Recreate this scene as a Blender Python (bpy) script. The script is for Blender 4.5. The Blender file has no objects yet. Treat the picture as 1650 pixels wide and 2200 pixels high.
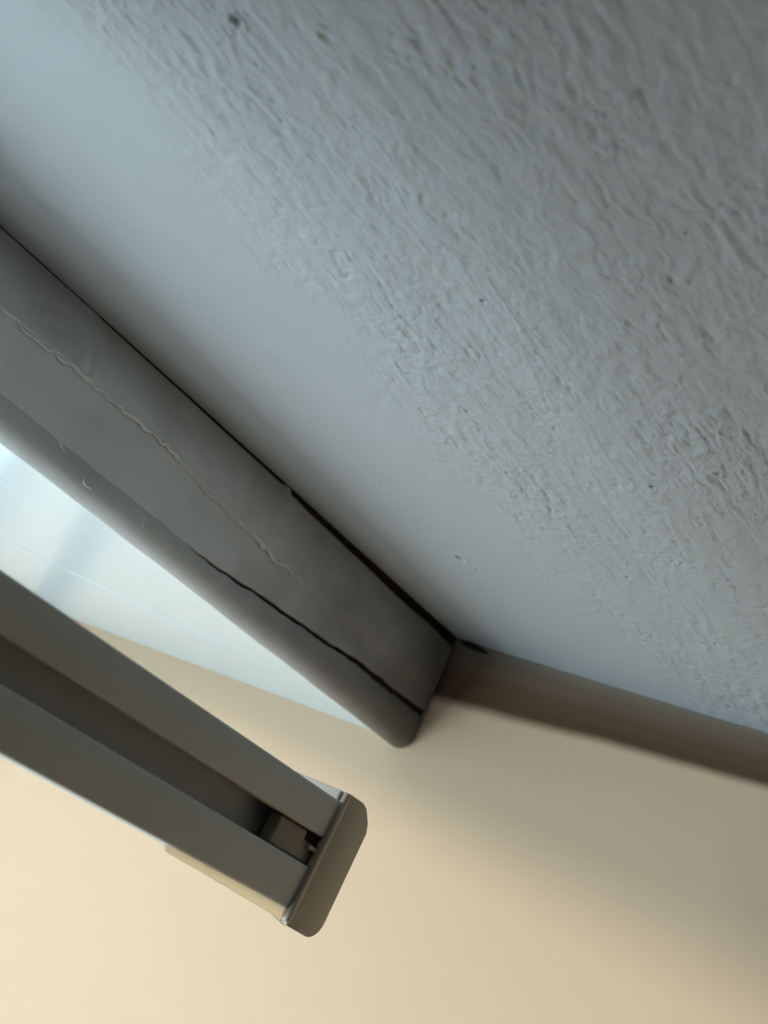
import bpy, bmesh, math, random
import numpy as np
from mathutils import Matrix, Vector

random.seed(7)
rng = np.random.default_rng(11)
SC = bpy.context.scene
COL = SC.collection
H = 2.0                      # lens height above the floor; local heights below are relative to it

# ------------------------------------------------------------------ camera
cam_d = bpy.data.cameras.new('camera')
cam = bpy.data.objects.new('camera', cam_d)
COL.objects.link(cam)
RIGHT = Vector((0.47045093, -0.76566959, 0.43866388))
DOWN = Vector((0.48675170, -0.18947485, -0.85274385))
FWD = Vector((0.73603580, 0.61469452, 0.28355236))
m = Matrix((RIGHT, -DOWN, -FWD)).transposed().to_4x4()
m.translation = Vector((0, 0, H))
cam.matrix_world = m
cam_d.sensor_fit = 'VERTICAL'
cam_d.sensor_height = 24.0
cam_d.lens = 24.0 * 3050 / 2200
cam_d.clip_start = 0.01
cam_d.clip_end = 60
cam_d.dof.use_dof = True
cam_d.dof.focus_distance = 0.325
cam_d.dof.aperture_fstop = 18.5
SC.camera = cam

# ------------------------------------------------------------------ sky, daylight, exposure
world = bpy.data.worlds.new('sky')
SC.world = world
world.use_nodes = True
wn = world.node_tree
wn.nodes.clear()
w_out = wn.nodes.new('ShaderNodeOutputWorld')
w_bg = wn.nodes.new('ShaderNodeBackground')
w_tc = wn.nodes.new('ShaderNodeTexCoord')
w_sep = wn.nodes.new('ShaderNodeSeparateXYZ')
w_ramp = wn.nodes.new('ShaderNodeValToRGB')
w_map = wn.nodes.new('ShaderNodeMapRange')
w_map.inputs['From Min'].default_value = -1
w_map.inputs['From Max'].default_value = 1
wn.links.new(w_tc.outputs['Generated'], w_sep.inputs[0])
wn.links.new(w_sep.outputs['Z'], w_map.inputs['Value'])
wn.links.new(w_map.outputs[0], w_ramp.inputs[0])
wn.links.new(w_ramp.outputs[0], w_bg.inputs[0])
wn.links.new(w_bg.outputs[0], w_out.inputs[0])
els = w_ramp.color_ramp.elements
els[0].position = 0.0;  els[0].color = (0.20, 0.23, 0.24, 1)     # ground
els[1].position = 1.0;  els[1].color = (0.55, 0.75, 1.0, 1)      # zenith
e = els.new(0.485); e.color = (0.34, 0.38, 0.40, 1)
e = els.new(0.505); e.color = (0.86, 0.96, 1.0, 1)               # hazy horizon
w_bg.inputs[1].default_value = 1.0

# daylight arriving through the panes of the window
for name, x0, x1, z0, z1, power in (('right_pane_daylight', 0.01, 0.25, -0.55, -0.10, 1.0), ('left_pane_daylight', -0.80, 0.0, -0.55, -0.10, 9.0), ('top_of_pane_daylight', 0.03, 0.37, -0.10, 0.06, 0.34)):
    ld = bpy.data.lights.new(name, 'AREA')
    ld.shape = 'RECTANGLE'
    ld.size = x1 - x0
    ld.size_y = z1 - z0
    ld.energy = power
    ld.color = (0.68, 0.91, 1.0)
    ld.spread = math.radians(180)
    lo = bpy.data.objects.new(name, ld)
    COL.objects.link(lo)
    lo.location = ((x0 + x1) / 2, 0.520, H + (z0 + z1) / 2)
    lo.rotation_euler = (math.radians(-90), 0, 0)

# low hazy sun slanting in under the window head
sun_d = bpy.data.lights.new('low_sun', 'SUN')
sun_d.energy = 1.85
sun_d.angle = math.radians(3.6)
sun_d.color = (1.0, 0.92, 0.80)
sun = bpy.data.objects.new('low_sun', sun_d)
COL.objects.link(sun)
sun.rotation_euler = Vector((0.95, -1.0, -0.052)).to_track_quat('-Z', 'Y').to_euler()

vs = SC.view_settings
vs.view_transform = 'Standard'
vs.look = 'None'
vs.gamma = 1
vs.use_curve_mapping = False
vs.exposure = 0.0
SC.cycles.use_denoising = True
SC.cycles.max_bounces = 4
SC.cycles.diffuse_bounces = 3
SC.cycles.glossy_bounces = 2
SC.cycles.use_adaptive_sampling = True
SC.cycles.adaptive_threshold = 0.1
SC.cycles.adaptive_min_samples = 8
SC.cycles.sample_clamp_indirect = 8


# ------------------------------------------------------------------ materials
def mat(name, col, rough=0.6, spec=0.4, bump=None, mottle=None, coat=0.0, translucent=0.0):
    """col; bump = list of (scale xyz, detail, distance); mottle = (scale, colour2, amount)"""
    mt = bpy.data.materials.new(name)
    mt.use_nodes = True
    nt = mt.node_tree
    p = nt.nodes['Principled BSDF']
    p.inputs['Base Color'].default_value = (*col, 1)
    p.inputs['Roughness'].default_value = rough
    p.inputs['Specular IOR Level'].default_value = spec
    p.inputs['Coat Weight'].default_value = coat
    p.inputs['Coat Roughness'].default_value = 0.25
    tc = nt.nodes.new('ShaderNodeTexCoord')
    if mottle:
        sc, c2, amt = mottle
        n = nt.nodes.new('ShaderNodeTexNoise')
        n.inputs['Scale'].default_value = sc
        n.inputs['Detail'].default_value = 5
        rp = nt.nodes.new('ShaderNodeMapRange')
        rp.inputs['From Min'].default_value = 0.42
        rp.inputs['From Max'].default_value = 0.72
        rp.inputs['To Max'].default_value = amt
        mx = nt.nodes.new('ShaderNodeMix')
        mx.data_type = 'RGBA'
        mx.inputs[6].default_value = (*col, 1)
        mx.inputs[7].default_value = (*c2, 1)
        nt.links.new(tc.outputs['Object'], n.inputs['Vector'])
        nt.links.new(n.outputs[0], rp.inputs['Value'])
        nt.links.new(rp.outputs[0], mx.inputs[0])
        nt.links.new(mx.outputs[2], p.inputs['Base Color'])
    prev = None
    for sc, det, dist in (bump or []):
        mp = nt.nodes.new('ShaderNodeMapping')
        mp.inputs['Scale'].default_value = sc
        n = nt.nodes.new('ShaderNodeTexNoise')
        n.inputs['Scale'].default_value = 1
        n.inputs['Detail'].default_value = det
        b = nt.nodes.new('ShaderNodeBump')
        b.inputs['Distance'].default_value = dist
        b.inputs['Strength'].default_value = 1
        nt.links.new(tc.outputs['Object'], mp.inputs[0])
        nt.links.new(mp.outputs[0], n.inputs['Vector'])
        nt.links.new(n.outputs[0], b.inputs['Height'])
        if prev:
            nt.links.new(prev.outputs[0], b.inputs['Normal'])
        prev = b
    if prev:
        nt.links.new(prev.outputs[0], p.inputs['Normal'])
    if translucent:
        tr = nt.nodes.new('ShaderNodeBsdfTranslucent')
        tr.inputs[0].default_value = (*col, 1)
        mx = nt.nodes.new('ShaderNodeMixShader')
        mx.inputs[0].default_value = translucent
        nt.links.new(p.outputs[0], mx.inputs[1])
        nt.links.new(tr.outputs[0], mx.inputs[2])
        nt.links.new(mx.outputs[0], nt.nodes['Material Output'].inputs[0])
    return mt


M_CEIL = mat('rough white ceiling paint', (0.41, 0.42, 0.438), 0.55, 0.35,
             bump=[((520, 900, 900), 4, 0.00042), ((2600, 3200, 3000), 2, 0.00005)])
_nt = M_CEIL.node_tree
_at = _nt.nodes.new('ShaderNodeAttribute'); _at.attribute_name = 'brushed'
_mr = _nt.nodes.new('ShaderNodeMapRange'); _mr.inputs['To Min'].default_value = 0.12
_nt.links.new(_at.outputs['Fac'], _mr.inputs['Value'])
for _n in _nt.nodes:
    if _n.type == 'BUMP':
        _nt.links.new(_mr.outputs[0], _n.inputs['Strength'])
M_WALL = mat('beige wall paint', (0.615, 0.434, 0.290), 0.6, 0.3, bump=[((500, 500, 500), 3, 0.00004)])
M_TRIM = mat('white gloss timber paint', (0.60, 0.615, 0.63), 0.38, 0.45,
             bump=[((60, 250, 250), 4, 0.00025)],
             mottle=(45, (0.46, 0.455, 0.445), 0.7))
nt = M_TRIM.node_tree                                   # darker brown mixed in towards the end of the trim
p = nt.nodes['Principled BSDF']
tc = nt.nodes.new('ShaderNodeTexCoord'); sp = nt.nodes.new('ShaderNodeSeparateXYZ')
nz = nt.nodes.new('ShaderNodeTexNoise'); nz.inputs['Scale'].default_value = 38; nz.inputs['Detail'].default_value = 6
ad = nt.nodes.new('ShaderNodeMath'); ad.operation = 'MULTIPLY_ADD'; ad.inputs[1].default_value = 0.13
mr = nt.nodes.new('ShaderNodeMapRange')
mr.inputs['From Min'].default_value = 0.345; mr.inputs['From Max'].default_value = 0.475; mr.inputs['To Max'].default_value = 0.9
mx = nt.nodes.new('ShaderNodeMix'); mx.data_type = 'RGBA'
mx.inputs[7].default_value = (0.13, 0.10, 0.065, 1)
src = p.inputs['Base Color'].links[0].from_socket
nt.links.new(tc.outputs['Object'], sp.inputs[0]); nt.links.new(tc.outputs['Object'], nz.inputs['Vector'])
nt.links.new(nz.outputs[0], ad.inputs[0]); nt.links.new(sp.outputs['X'], ad.inputs[2])
nt.links.new(ad.outputs[0], mr.inputs['Value']); nt.links.new(mr.outputs[0], mx.inputs[0])
nt.links.new(src, mx.inputs[6]); nt.links.new(mx.outputs[2], p.inputs['Base Color'])
M_BEAD = M_TRIM.copy(); M_BEAD.name = 'darkened bead paint'  # trim paint darkened to offset bounced light on the bead
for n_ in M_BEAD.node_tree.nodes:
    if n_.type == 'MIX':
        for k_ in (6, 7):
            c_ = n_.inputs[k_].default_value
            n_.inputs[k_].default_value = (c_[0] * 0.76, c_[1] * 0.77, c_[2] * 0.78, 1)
M_HEAD = mat('white gloss head paint', (0.76, 0.86, 0.92), 0.24, 0.6, bump=[((40, 160, 160), 3, 0.0002)])
M_RIDGE = mat('dried paint run', (0.68, 0.68, 0.67), 0.4, 0.4)
M_CRACK = mat('dark gap fill', (0.03, 0.022, 0.015), 0.95, 0.05)
M_RAIL = mat('grey satin blind rail', (0.60, 0.60, 0.56), 0.45, 0.4, bump=[((400, 400, 400), 2, 0.00001)])
M_CAP = mat('ivory plastic end cap', (0.52, 0.45, 0.34), 0.4, 0.5, bump=[((2200, 2200, 2200), 2, 0.00004)])
M_PLUG = mat('taupe plastic plug', (0.33, 0.29, 0.22), 0.5, 0.4)
M_TONGUE = mat('ivory plastic tongue', (0.88, 0.74, 0.58), 0.5, 0.3, translucent=0.8)
M_STEEL = mat('zinc bracket', (0.5, 0.5, 0.5), 0.35, 0.5)
M_FAB = mat('pale shading cloth', (0.84, 0.86, 0.87), 0.9, 0.1, translucent=0.45)
M_FLOOR = mat('oak floor', (0.30, 0.20, 0.12), 0.5, 0.4, mottle=(6, (0.2, 0.13, 0.08), 0.7))
M_FRAME = mat('white window frame', (0.8, 0.81, 0.8), 0.35, 0.5)

def shade_feather_mat(name, stops):
    """painted shade: colour ramp along the strip's own 'feather' attribute, wobbling with noise"""
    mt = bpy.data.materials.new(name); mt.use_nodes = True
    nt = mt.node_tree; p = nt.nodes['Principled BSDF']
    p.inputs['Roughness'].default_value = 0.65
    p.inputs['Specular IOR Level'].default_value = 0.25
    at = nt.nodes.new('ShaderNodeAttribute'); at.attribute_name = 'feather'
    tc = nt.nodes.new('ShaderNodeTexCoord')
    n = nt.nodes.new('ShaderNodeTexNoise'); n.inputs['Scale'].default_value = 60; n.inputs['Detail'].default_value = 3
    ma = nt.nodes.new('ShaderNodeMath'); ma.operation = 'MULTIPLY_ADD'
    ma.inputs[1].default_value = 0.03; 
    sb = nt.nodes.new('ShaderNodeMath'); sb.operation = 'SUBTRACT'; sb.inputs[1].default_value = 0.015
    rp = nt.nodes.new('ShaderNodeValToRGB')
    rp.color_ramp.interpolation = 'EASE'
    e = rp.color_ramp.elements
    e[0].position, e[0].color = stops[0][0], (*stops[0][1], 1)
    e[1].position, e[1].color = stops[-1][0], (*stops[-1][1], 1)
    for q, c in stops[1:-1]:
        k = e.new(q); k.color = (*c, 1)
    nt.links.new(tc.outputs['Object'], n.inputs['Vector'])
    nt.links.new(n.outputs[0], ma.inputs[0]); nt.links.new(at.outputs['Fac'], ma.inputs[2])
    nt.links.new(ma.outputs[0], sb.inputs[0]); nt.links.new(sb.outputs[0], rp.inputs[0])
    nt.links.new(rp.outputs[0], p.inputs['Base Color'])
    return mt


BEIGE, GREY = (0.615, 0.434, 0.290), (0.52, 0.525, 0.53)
M_SHADE_BAND = shade_feather_mat('painted wall shade', [(0.03, BEIGE), (0.22, (0.095, 0.046, 0.022)), (0.45, (0.115, 0.060, 0.032)), (0.7, (0.16, 0.105, 0.070)), (1.0, (0.22, 0.185, 0.15))])  # wall shade painted brown, fading to beige below and paler towards the top

M_GLASS = bpy.data.materials.new('clear window glass')
M_GLASS.use_nodes = True
nt = M_GLASS.node_tree
nt.nodes.clear()
go = nt.nodes.new('ShaderNodeOutputMaterial')
gt = nt.nodes.new('ShaderNodeBsdfTransparent')
gg = nt.nodes.new('ShaderNodeBsdfGlossy')
gg.inputs['Roughness'].default_value = 0.02
gm = nt.nodes.new('ShaderNodeMixShader')
gm.inputs[0].default_value = 0.06
nt.links.new(gt.outputs[0], gm.inputs[1])
nt.links.new(gg.outputs[0], gm.inputs[2])
nt.links.new(gm.outputs[0], go.inputs[0])


# ------------------------------------------------------------------ helpers
def obj(name, verts, faces, material, parent=None, smooth=False):
    me = bpy.data.meshes.new(name)
    me.from_pydata([(v[0], v[1], v[2] + H) for v in verts], [], faces)
    bm = bmesh.new(); bm.from_mesh(me)
    bmesh.ops.recalc_face_normals(bm, faces=bm.faces)
    bm.to_mesh(me); bm.free()
    me.materials.append(material)
    if smooth:
        me.polygons.foreach_set('use_smooth', [True] * len(me.polygons))
    o = bpy.data.objects.new(name, me)
    COL.objects.link(o)
    if parent:
        o.parent = parent
        o.matrix_parent_inverse = parent.matrix_world.inverted()
    return o


def bx(x0, x1, y0, y1, z0, z1):
    v = [(x, y, z) for x in (x0, x1) for y in (y0, y1) for z in (z0, z1)]
    f = [(0, 1, 3, 2), (4, 6, 7, 5), (0, 4, 5, 1), (2, 3, 7, 6), (0, 2, 6, 4), (1, 5, 7, 3)]
    return v, f


def box(name, b, material, parent=None, bevel=0.0, seg=2):
    o = obj(name, *bx(*b), material, parent)
    if bevel:
        bevel_mesh(o, bevel, seg)
    return o


def bevel_mesh(o, w, seg=2, edges=None):
    bm = bmesh.new(); bm.from_mesh(o.data)
    es = [e for e in bm.edges if len(e.link_faces) == 2 and e.calc_face_angle(0) > 0.5]
    if edges:
        es = [e for e in es if edges(e)]
    bmesh.ops.bevel(bm, geom=es, offset=w, segments=seg, profile=0.5, affect='EDGES', clamp_overlap=True)
    for f in bm.faces:
        f.smooth = True
    bm.to_mesh(o.data); bm.free()
    o.data.set_sharp_from_angle(angle=math.radians(50))


def empty(name, loc, parent=None):
    o = bpy.data.objects.new(name, None)
    o.empty_display_size = 0.02
    COL.objects.link(o)
    o.location = (loc[0], loc[1], loc[2] + H)
    bpy.context.view_layer.update()
    return o


def struct(o, label=None, cat=None):
    o['kind'] = 'structure'
    if label: o['label'] = label
    if cat: o['category'] = cat
    return o


def extrude_yz(name, prof, x0, x1, material, parent=None):
    """closed yz profile swept straight along x"""
    n = len(prof)
    v = [(x0, y, z) for y, z in prof] + [(x1, y, z) for y, z in prof]
    f = [(i, (i + 1) % n, n + (i + 1) % n, n + i) for i in range(n)]
    f += [tuple(range(n)), tuple(range(n, 2 * n))]
    return obj(name, v, f, material, parent)


def loft(name, xs, secs, material, parent=None, smooth=True):
    """closed yz sections at increasing x"""
    n = len(secs[0])
    v = [(x, y, z) for x, s in zip(xs, secs) for y, z in s]
    f = []
    for k in range(len(xs) - 1):
        a, b = k * n, (k + 1) * n
        f += [(a + i, a + (i + 1) % n, b + (i + 1) % n, b + i) for i in range(n)]
    f += [tuple(range(n)), tuple(range((len(xs) - 1) * n, len(xs) * n))]
    o = obj(name, v, f, material, parent, smooth)
    if smooth:
        o.data.set_sharp_from_angle(angle=math.radians(48))
    return o


def vnoise(u, v, seed=0):
    """smooth value noise on arrays, about -1..1"""
    r = np.random.default_rng(seed).uniform(-1, 1, (256, 256))
    iu, iv = np.floor(u).astype(int), np.floor(v).astype(int)
    fu, fv = u - iu, v - iv
    fu = fu * fu * fu * (fu * (fu * 6 - 15) + 10); fv = fv * fv * fv * (fv * (fv * 6 - 15) + 10)
    g = lambda a, b: r[a % 256, b % 256]
    return (g(iu, iv) * (1 - fu) * (1 - fv) + g(iu + 1, iv) * fu * (1 - fv)
            + g(iu, iv + 1) * (1 - fu) * fv + g(iu + 1, iv + 1) * fu * fv)


def sstep(a, b, x):
    t = np.clip((x - a) / (b - a), 0, 1)
    return t * t * (3 - 2 * t)


def n1(x, s, seed):
    return float(vnoise(np.array([x * s]), np.array([0.37]), seed)[0])


# ------------------------------------------------------------------ the room shell
XW = 0.400       # beige side wall
ZC = 0.1145      # ceiling
YW = 0.475       # inner face of the window wall
ZF = -2.0
XL, YB = -2.6, -3.2

# ceiling: fine relief near the lens, coarse beyond
gx = np.concatenate([np.linspace(XL, 0.08, 14)[:-1], np.arange(0.08, 0.3999, 0.0004), [XW]])
gy = np.concatenate([np.linspace(YB, 0.05, 14)[:-1], np.arange(0.05, 0.3051, 0.0004), [0.32, YW]])
GX, GY = np.meshgrid(gx, gy, indexing='ij')


def ceiling_relief(X, Y):
    wob = 0.010 * vnoise(X * 40, Y * 40, 5)
    rough = sstep(0.222, 0.175, Y + wob)                    # smooth filled strip beside the trim
    rough = rough * (0.55 + 0.45 * sstep(-0.3, 0.5, vnoise(X * 26, Y * 26, 6)))
    wx = X + 0.0012 * vnoise(X * 220, Y * 220, 1) + 0.002 * vnoise(X * 70, Y * 70, 41)
    wy = Y + 0.0010 * vnoise(X * 220, Y * 220, 2) + 0.0015 * vnoise(X * 70, Y * 70, 42)
    streak = vnoise(X * 60, wy * 620, 3) + 0.6 * vnoise(X * 130, wy * 1100, 4)
    blob = vnoise(wx * 260, wy * 360, 7) + 0.6 * vnoise(wx * 640, wy * 800, 8)
    fine = np.clip(1 - np.abs(vnoise(wx * 240, wy * 520, 9)) * 3.2, 0, 1) ** 2
    cell = np.clip(1 - np.abs(vnoise(wx * 330, wy * 300, 19)) * 5.0, 0, 1)
    patch = sstep(-0.2, 0.5, vnoise(X * 45, Y * 60, 10))
    spots = sstep(0.15, 0.55, vnoise(wx * 120, wy * 150, 29))
    h = 1.8 * rough * (0.00007 * streak + 0.00011 * blob + 0.00020 * fine * patch * spots - 0.00010 * cell * (1 - 0.6 * patch)
                 + 0.00026 * cell * spots)
    soft = 0.00004 * vnoise(X * 45, wy * 480, 13) + 0.00010 * vnoise(X * 50, Y * 50, 14)
    h = h + soft * sstep(0.275, 0.235, Y)
    # pits and nibs
    for px, py, r, d in PITS:
        q = np.sqrt(((X - px) / 1.25) ** 2 + (Y - py) ** 2) / r
        h = h + d * np.exp(-(q ** 2) * 1.6) - 0.22 * d * np.exp(-((q - 1.5) / 0.45) ** 2)
    return h, rough


PITS = [(0.1115, 0.1634, 0.0009, 0.0016), (0.3189, 0.2326, 0.0014, 0.0016), (0.3245, 0.2296, 0.0008, 0.0008),
        (0.1150, 0.1474, 0.0010, 0.0005), (0.2760, 0.2360, 0.0006, 0.0006), (0.1470, 0.2200, 0.0003, 0.0004),
        (0.3010, 0.1700, 0.0007, 0.0007), (0.3330, 0.1560, 0.0007, 0.0007), (0.2450, 0.1420, 0.0006, 0.0007)]
for _ in range(12):
    PITS.append((random.uniform(0.12, 0.37), random.uniform(0.09, 0.20), random.uniform(0.0003, 0.0007),
                 random.uniform(0.0003, 0.0007)))
GZ = np.full_like(GX, ZC)
sel = (GX > 0.075) & (GX < 0.4) & (GY > 0.045) & (GY < 0.31)
RO = np.zeros_like(GX)
hh, RO[sel] = ceiling_relief(GX[sel], GY[sel])
GZ[sel] += hh      # heights above the plane are dents seen from below
nx, ny = GX.shape
V = np.stack([GX, GY, GZ + H], -1).reshape(-1, 3)
I = np.arange(nx * ny).reshape(nx, ny)
Q = np.stack([I[:-1, :-1], I[:-1, 1:], I[1:, 1:], I[1:, :-1]], -1).reshape(-1, 4)
me = bpy.data.meshes.new('ceiling')
me.vertices.add(len(V)); me.vertices.foreach_set('co', V.astype(np.float32).ravel())
me.loops.add(Q.size); me.loops.foreach_set('vertex_index', Q.astype(np.int32).ravel())
me.polygons.add(len(Q)); me.polygons.foreach_set('loop_start', np.arange(0, Q.size, 4, dtype=np.int32))
me.polygons.foreach_set('use_smooth', np.ones(len(Q), dtype=bool))
me.update(); me.validate()
me.materials.append(M_CEIL)
me.attributes.new('brushed', 'FLOAT', 'POINT').data.foreach_set('value', RO.astype(np.float32).ravel())
ceiling = bpy.data.objects.new('ceiling', me)
COL.objects.link(ceiling)
struct(ceiling, 'rough grey-white painted ceiling with brush marks and small pits', 'ceiling')

wall_r = struct(box('wall_right', (XW, XW + 0.1, YB, 0.575, ZF, ZC + 0.05), M_WALL), 'smooth beige side wall beyond the blind rail', 'wall')
struct(box('wall_left', (XL - 0.1, XL, YB, 0.575, ZF, ZC), M_WALL), 'beige wall far to the left', 'wall')
struct(box('wall_back', (XL, XW, YB - 0.1, YB, ZF, ZC), M_WALL), 'beige wall behind the camera', 'wall')
struct(box('floor', (XL, XW, YB, 0.575, ZF - 0.05, ZF), M_FLOOR), 'brown wooden floor of the room', 'floor')

# window wall with its opening, and the window
WX0, WX1, WZ0, WZ1 = -0.84, 0.388, -0.60, 0.0735
v, f = [], []
for b in ((XL, WX0, YW, 0.575, ZF, ZC), (WX1, XW, YW, 0.575, ZF, ZC), (WX0, WX1, YW, 0.575, ZF, WZ0), (WX0, WX1, YW, 0.575, WZ1, ZC)):
    a, g = bx(*b); f += [tuple(i + len(v) for i in q) for q in g]; v += a
struct(obj('wall_window', v, f, M_WALL), 'beige wall around the window opening', 'wall')

win = struct(empty('window_1', (WX0, 0.53, WZ0)), 'white framed window letting in the daylight', 'window')
bw = 0.016
for q in ((WX0, WX1, WZ0, WZ0 + 0.035), (WX0, WX1, WZ1 - 0.006, WZ1), (WX0, WX0 + bw, WZ0 + 0.035, WZ1 - 0.006), (WX1 - bw, WX1, WZ0 + 0.035, WZ1 - 0.006),
          (-0.24, -0.22, WZ0 + 0.035, WZ1 - 0.006)):
    box('frame_bar', (q[0], q[1], 0.540, 0.570, q[2], q[3]), M_FRAME, win, 0.002)
for x0, x1 in ((WX0 + bw, -0.24), (-0.22, WX1 - bw)):
    box('pane', (x0, x1, 0.553, 0.557, WZ0 + 0.035, WZ1 - 0.006), M_GLASS, win)
box('sill', (WX0 - 0.03, WX1, 0.20, 0.54, WZ0 - 0.02, WZ0), M_FRAME, win, 0.004)  # sill deepened into the room to bounce daylight up to the ceiling

# ------------------------------------------------------------------ painted timber trim along the ceiling
trim = struct(empty('trim_1', (-0.5, 0.29, 0.07)), 'cracked white painted timber trim with rounded lower edge below the ceiling', 'trim')
xs = np.concatenate([np.linspace(XL, 0.10, 10)[:-1], np.linspace(0.10, 0.3985, 260)])
lerp = lambda a, b, t: a + (b - a) * t


def t_of(x):
    return (np.clip(x, 0.10, 0.40) - 0.172) / (0.40 - 0.172)


def y_front(x):      # front line of the lower facet
    return lerp(0.2800, 0.2755, t_of(x)) + 0.0003 * n1(x, 45, 21)


def y_top(x):
    return lerp(0.2912, 0.2765, t_of(x)) + 0.0002 * n1(x, 60, 22)


def gap_top(x):      # open joint under the ceiling
    if x < 0.21: g = 0.0003
    elif x < 0.293: g = lerp(0.0005, 0.0011, (x - 0.21) / 0.083)
    elif x < 0.296: g = 0.0004
    else: g = lerp(0.0017, 0.0034, min(1, (x - 0.296) / 0.07))
    return g * (1 + 0.09 * n1(x, 140, 23))


CRX = [0.10, 0.25, 0.2629, 0.2697, 0.29, 0.2993, 0.3168, 0.3355, 0.3533, 0.3739, 0.3985]
CRZ = [0.079, 0.0788, 0.0789, 0.0788, 0.0798, 0.0807, 0.0816, 0.0825, 0.0842, 0.0842, 0.0848]


def z_crack(x):
    return float(np.interp(x, CRX, CRZ)) + 0.00025 * n1(x, 260, 24)


def crack_w(x):
    return float(np.interp(x, [0.10, 0.258, 0.275, 0.30, 0.345, 0.355, 0.40], [-0.0004, -0.0004, 0.0004, 0.0008, 0.0011, 0.0016, 0.0021])) * (1 + 0.25 * n1(x, 420, 25))


def z_ridge(x):
    return float(np.interp(x, [0.10, 0.193, 0.2368, 0.2635, 0.3019, 0.40], [0.0955, 0.0956, 0.0972, 0.0946, 0.0926, 0.092])) + 0.0004 * n1(x, 130, 26)


secs_a, secs_b = [], []
for x in xs:
    yf, yt, zr, zc, cw = y_front(x), y_top(x), z_ridge(x), z_crack(x), crack_w(x)
    zt = ZC - gap_top(x)
    bv = 0.0006 if cw > 0 else 0.00002
    yr = lerp(yf + 0.0002, lerp(yf, yt, (zr - 0.08) / 0.034), 0.35)
    secs_a.append([(0.330, zt), (yt + 0.0006, zt), (yt, zt - 0.0006), (lerp(yt, yr, 0.5), lerp(zt, zr, 0.5)),
                   (yr, zr + 0.0008), (yr + 0.0007, zr - 0.0009), (yf + 0.0004, lerp(zr, zc, 0.5)),
                   (yf, zc + cw / 2 + 0.5 * bv), (yf + bv, zc + cw / 2), (0.330, zc + cw / 2)])
    zn = zc - cw / 2
    zb = 0.0708 + 0.0002 * n1(x, 80, 27)
    nose = [(0.330, zn), (yf + bv, zn), (yf, zn - bv)]
    for k in range(0, 11):
        a = k / 10 * math.pi * 0.5
        nose.append((yf + 0.0058 * (1 - math.cos(a)) , zb + 0.0050 * (1 - math.sin(a))))
    nose += [(yf + 0.0066, zb + 0.0004), (yf + 0.0070, zb + 0.0012), (yf + 0.0070, 0.0745), (0.330, 0.0745)]
    secs_b.append(nose)
board = loft('face_board', xs, secs_a, M_TRIM, trim)
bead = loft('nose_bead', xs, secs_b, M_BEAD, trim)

# head lining running from the bead to the window
v, f = bx(XL, XW, 0.284, YW, 0.0737, 0.0744)
head = obj('head_board', v, f, M_HEAD, trim)


def wall_strip(name, ys, zlo, zhi, x, material, parent):
    """thin skin on the side wall between two height lines, 'feather' runs 0..1 upwards"""
    rows = np.linspace(0, 1, 9)
    v = [(x, y, lerp(zlo(y), zhi(y), r)) for y in ys for r in rows]
    n = len(rows)
    f = [(i * n + k, i * n + k + 1, (i + 1) * n + k + 1, (i + 1) * n + k) for i in range(len(ys) - 1) for k in range(n - 1)]
    base = len(v)
    v += [(XW + 0.002, y, z) for _, y, z in v]
    f += [tuple(base + i for i in reversed(q)) for q in list(f)]
    m_ = len(ys)
    for i in range(m_ - 1):
        for k in (0, n - 1):
            f.append((i * n + k, (i + 1) * n + k, base + (i + 1) * n + k, base + i * n + k))
    for k in range(n - 1):
        for i in (0, m_ - 1):
            f.append((i * n + k, i * n + k + 1, base + i * n + k + 1, base + i * n + k))
    o = obj(name, v, f, material, parent)
    at = o.data.attributes.new('feather', 'FLOAT', 'POINT')
    at.data.foreach_set('value', [float(r) for _ in range(2) for _y in ys for r in rows])
    return o


# near-black fill standing in for the shade inside the open joints
xj = xs[xs >= 0.10]
loft('joint_shade', xj, [[(y_top(x) + 0.0012, ZC - gap_top(x) - 0.0004), (y_top(x) + 0.0012, ZC + 0.0004), (0.3295, ZC + 0.0004), (0.3295, ZC - gap_top(x) - 0.0004)] for x in xj], M_CRACK, trim, False)
xj = xs[xs >= 0.262]
loft('crack_shade', xj, [[(y_front(x) + 0.0011, z_crack(x) - max(0.0001, crack_w(x) / 2) - 0.0003), (y_front(x) + 0.0011, z_crack(x) + max(0.0001, crack_w(x) / 2) + 0.0003), (0.3290, z_crack(x) + max(0.0001, crack_w(x) / 2) + 0.0003), (0.3290, z_crack(x) - max(0.0001, crack_w(x) / 2) - 0.0003)] for x in xj], M_CRACK, trim, False)


def rope(name, pts, rad, material, parent, flat=1.0, seg=7):
    v, f = [], []
    for i, (p, r) in enumerate(zip(pts, rad)):
        a = Vector(pts[max(0, i - 1)]); b = Vector(pts[min(len(pts) - 1, i + 1)])
        t = (b - a).normalized()
        u = Vector((0, -1, 0)) - t * t.dot(Vector((0, -1, 0)))
        if u.length < 0.2: u = Vector((0, 0, 1)) - t * t.z
        u.normalize(); w = t.cross(u)
        for k in range(seg):
            an = 2 * math.pi * k / seg
            v.append(tuple(Vector(p) + u * math.cos(an) * r * flat + w * math.sin(an) * r))
    for i in range(len(pts) - 1):
        for k in range(seg):
            f.append((i * seg + k, i * seg + (k + 1) % seg, (i + 1) * seg + (k + 1) % seg, (i + 1) * seg + k))
    f += [tuple(range(seg)), tuple(range((len(pts) - 1) * seg, len(pts) * seg))]
    return obj(name, v, f, material, parent, True)


def face_y(x, z):
    yf, yt = y_front(x), y_top(x)
    return lerp(yf, lerp(yf, yt, max(0, (z - 0.08) / 0.034)), 0.35) if z > 0.08 else yf


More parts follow.
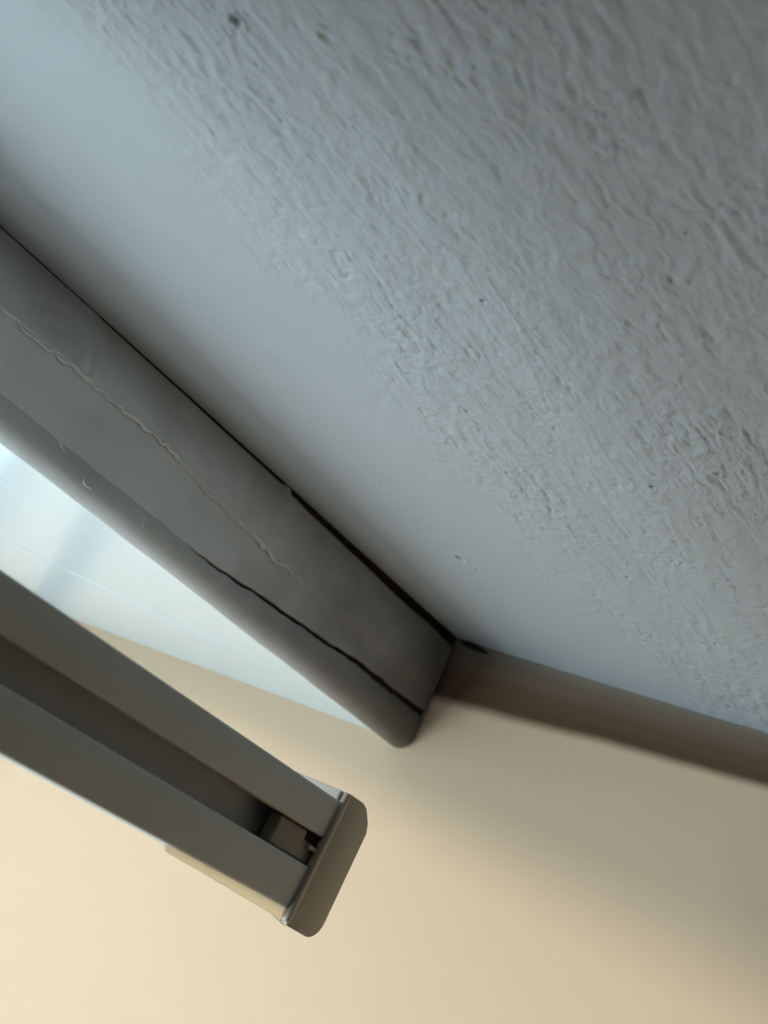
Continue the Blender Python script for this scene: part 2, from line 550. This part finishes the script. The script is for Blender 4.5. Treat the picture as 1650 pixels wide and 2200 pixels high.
# ragged ridge of dried paint along the face
pts, rad = [], []
for x in np.arange(0.150, 0.318, 0.0009):
    z = z_ridge(x) + 0.0007 * n1(x, 520, 31)
    pts.append((x, face_y(x, z) + 0.0002, z))
    rad.append((0.00012 + 0.0011 * abs(n1(x, 480, 32)) * (0.5 + 0.5 * abs(n1(x, 90, 34))) + 0.0006 * max(0, n1(x, 130, 33))) * (1 if x < 0.305 else max(0.15, (0.318 - x) / 0.013)))
rope('paint_ridge', pts, rad, M_RIDGE, trim, flat=0.38)
# little paint runs above the bead
for x0, z0, x1, z1, r in ((0.2095, 0.0805, 0.2145, 0.0772, 0.0007), (0.2465, 0.0775, 0.2480, 0.0745, 0.0006), (0.2220, 0.0755, 0.2275, 0.0742, 0.0006)):
    pts = [(lerp(x0, x1, t), y_front(lerp(x0, x1, t)) + 0.0002, lerp(z0, z1, t) + 0.0003 * math.sin(t * 9)) for t in np.linspace(0, 1, 9)]
    rope('paint_run', pts, [0.7 * r * (0.5 + 0.7 * math.sin(math.pi * (0.1 + 0.8 * t))) for t in np.linspace(0, 1, 9)], M_TRIM, trim, flat=0.6)
# faint brush ridge on the head lining
pts = [(0.2900, 0.4130, 0.0737), (0.3004, 0.3987, 0.0737), (0.3195, 0.3800, 0.0737), (0.3319, 0.3547, 0.0737), (0.3444, 0.3372, 0.0737), (0.352, 0.324, 0.0737)]
P2 = []
for a, b in zip(pts[:-1], pts[1:]):
    for t in np.linspace(0, 1, 6, endpoint=False):
        P2.append(tuple(lerp(np.array(a), np.array(b), t)))
rope('brush_ridge', P2, [0.00022] * len(P2), M_HEAD, trim, flat=1.0)
# open crack where trim, ceiling and wall meet
rope('corner_crack', [(XW - 0.0008, 0.2750, 0.1136), (XW - 0.0008, 0.2715, 0.1132), (XW - 0.0006, 0.2680, 0.1128), (XW - 0.0005, 0.2635, 0.1124)],
     [0.0007, 0.0012, 0.0010, 0.0003], M_CRACK, wall_r, 1.0, 8)

EY, EZ = [-0.6, 0.1545, 0.211, 0.2414, 0.2724, 0.285], [0.104, 0.0978, 0.0947, 0.0919, 0.0900, 0.0895]  # edge of the wall shade that the strip's colour paints in
wall_strip('painted_shade_strip', np.concatenate([np.linspace(-0.6, 0.12, 12)[:-1], np.linspace(0.12, 0.284, 60)]),
           lambda y: float(np.interp(y, EY, EZ)) - 0.0016 + 0.0001 * n1(y, 60, 72), lambda y: ZC + 0.002, XW - 0.0003, M_SHADE_BAND, wall_r)

# ------------------------------------------------------------------ blind rail with end cap
rail = empty('blind_rail', (-0.45, 0.19, 0.0045))
rail['label'] = 'grey grooved blind rail with end cap hanging below the ceiling trim'
rail['category'] = 'blind rail'
YR = 0.1800
prof = [(YR, 0.0045), (YR, 0.0140), (YR + 0.0045, 0.0140), (YR + 0.0045, 0.0125), (YR + 0.0065, 0.0125), (YR + 0.0065, 0.0220),
        (YR + 0.0045, 0.0220), (YR + 0.0045, 0.0205), (YR, 0.0205), (YR, 0.0289), (YR + 0.022, 0.0289), (YR + 0.022, 0.0045)]
body = extrude_yz('channel', prof, -1.150, 0.2485, M_RAIL, rail)
bevel_mesh(body, 0.0006, 2, lambda e: abs((e.verts[0].co - e.verts[1].co).x) > 0.5)


def make_cap(x_in, x_out, s):
    """rounded end cap: xz outline extruded in y; s=+1 for the right end"""
    w = abs(x_out - x_in)
    zt, zb = 0.0313, 0.0012
    out = [(0.0, zb + 0.0002), (0.0, zt - 0.0004), (0.0005, zt)]
    out += [(w - 0.0062, zt), (w - 0.0042, zt - 0.0006), (w - 0.0014, zt - 0.0030), (w - 0.0002, zt - 0.0050)]
    for k in range(7):
        a = k / 6 * math.pi / 2
        out.append((w - 0.0042 * (1 - math.cos(a)) + 0.0002, zb + 0.0042 * (1 - math.sin(a))))
    n = len(out)
    y0, y1 = YR - 0.0006, YR + 0.0235
    v = [(x_in + s * x, y0, z) for x, z in out] + [(x_in + s * x, y1, max(z, 0.0052)) for x, z in out]
    f = [(i, (i + 1) % n, n + (i + 1) % n, n + i) for i in range(n)] + [tuple(range(n)), tuple(range(n, 2 * n))]
    o = obj('end_cap', v, f, M_CAP, rail)
    bevel_mesh(o, 0.0009, 3)
    return o


cap = make_cap(0.2478, 0.2598, 1)
# paler moulded lip along the inner edge of the cap
lip = box('inner_lip', (0.2466, 0.2484, YR - 0.0010, YR + 0.0010, 0.0020, 0.0312), M_CAP, cap, 0.0006, 3)
box('cap_lit_plate', (0.2460, 0.2477, YR + 0.0006, YR + 0.0235, 0.0284, 0.0311), M_FRAME, cap, 0.0005)  # added white plate standing in for window light on the cap's inner face
# plug of the cap seen in the groove
plug = box('plug', (0.2322, 0.2472, YR + 0.0012, YR + 0.0044, 0.0142, 0.0203), M_PLUG, cap, 0.0005)
box('plug_rib', (0.2440, 0.2470, YR + 0.0002, YR + 0.0013, 0.0170, 0.0180), M_CAP, cap, 0.0003)
box('plug_slot', (0.2425, 0.2468, YR + 0.0009, YR + 0.0014, 0.0184, 0.0202), M_CRACK, cap)
# thin translucent tongue under the rail, with a ragged moulded edge
xs_t = np.linspace(0.2060, 0.2500, 40)
v, f = [], []
for x in xs_t:
    zb = float(np.interp(x, [0.206, 0.2075, 0.2188, 0.2451, 0.25], [0.0037, 0.0031, 0.0029, 0.0021, 0.0013])) + 0.00012 * n1(x, 500, 61) * (x < 0.23)
    v += [(x, YR + 0.0012, 0.0046), (x, YR + 0.0012, zb), (x, YR + 0.0024, zb), (x, YR + 0.0024, 0.0046)]
for i in range(len(xs_t) - 1):
    a, b = 4 * i, 4 * i + 4
    f += [(a + k, a + (k + 1) % 4, b + (k + 1) % 4, b + k) for k in range(4)]
f += [(0, 1, 2, 3), tuple(len(v) - 4 + k for k in range(4))]
obj('tongue', v, f, M_TONGUE, cap)
make_cap(-1.1478, -1.1598, -1)
for x in (-0.05, -0.95):
    box('bracket', (x - 0.012, x + 0.012, YR + 0.006, YR + 0.018, 0.0285, ZC + 0.0005), M_STEEL, rail, 0.001)

# ------------------------------------------------------------------ curtain added out of view to block, bounce and pass daylight
cur = empty('shade_curtain', (-0.6, 0.224, -1.95))
cur['label'] = 'pale pleated curtain added out of view to shape the daylight'
cur['category'] = 'shade_curtain'
v, f = [], []
N = 220
for z in (-1.95, ZC - 0.012):
    for i in range(N + 1):
        x = lerp(-1.45, 0.068, i / N)
        v.append((x, 0.224 + 0.010 * math.sin(x * 95) + 0.003 * math.sin(x * 41 + 1), z))
f = [(i, i + 1, N + 2 + i, N + 1 + i) for i in range(N)]
sheet = obj('shade_fabric', v, f, M_FAB, cur, True)
md = sheet.modifiers.new('thickness', 'SOLIDIFY'); md.thickness = 0.002
box('shade_track', (-1.50, 0.072, 0.217, 0.231, ZC - 0.014, ZC + 0.0005), M_FRAME, cur, 0.001)
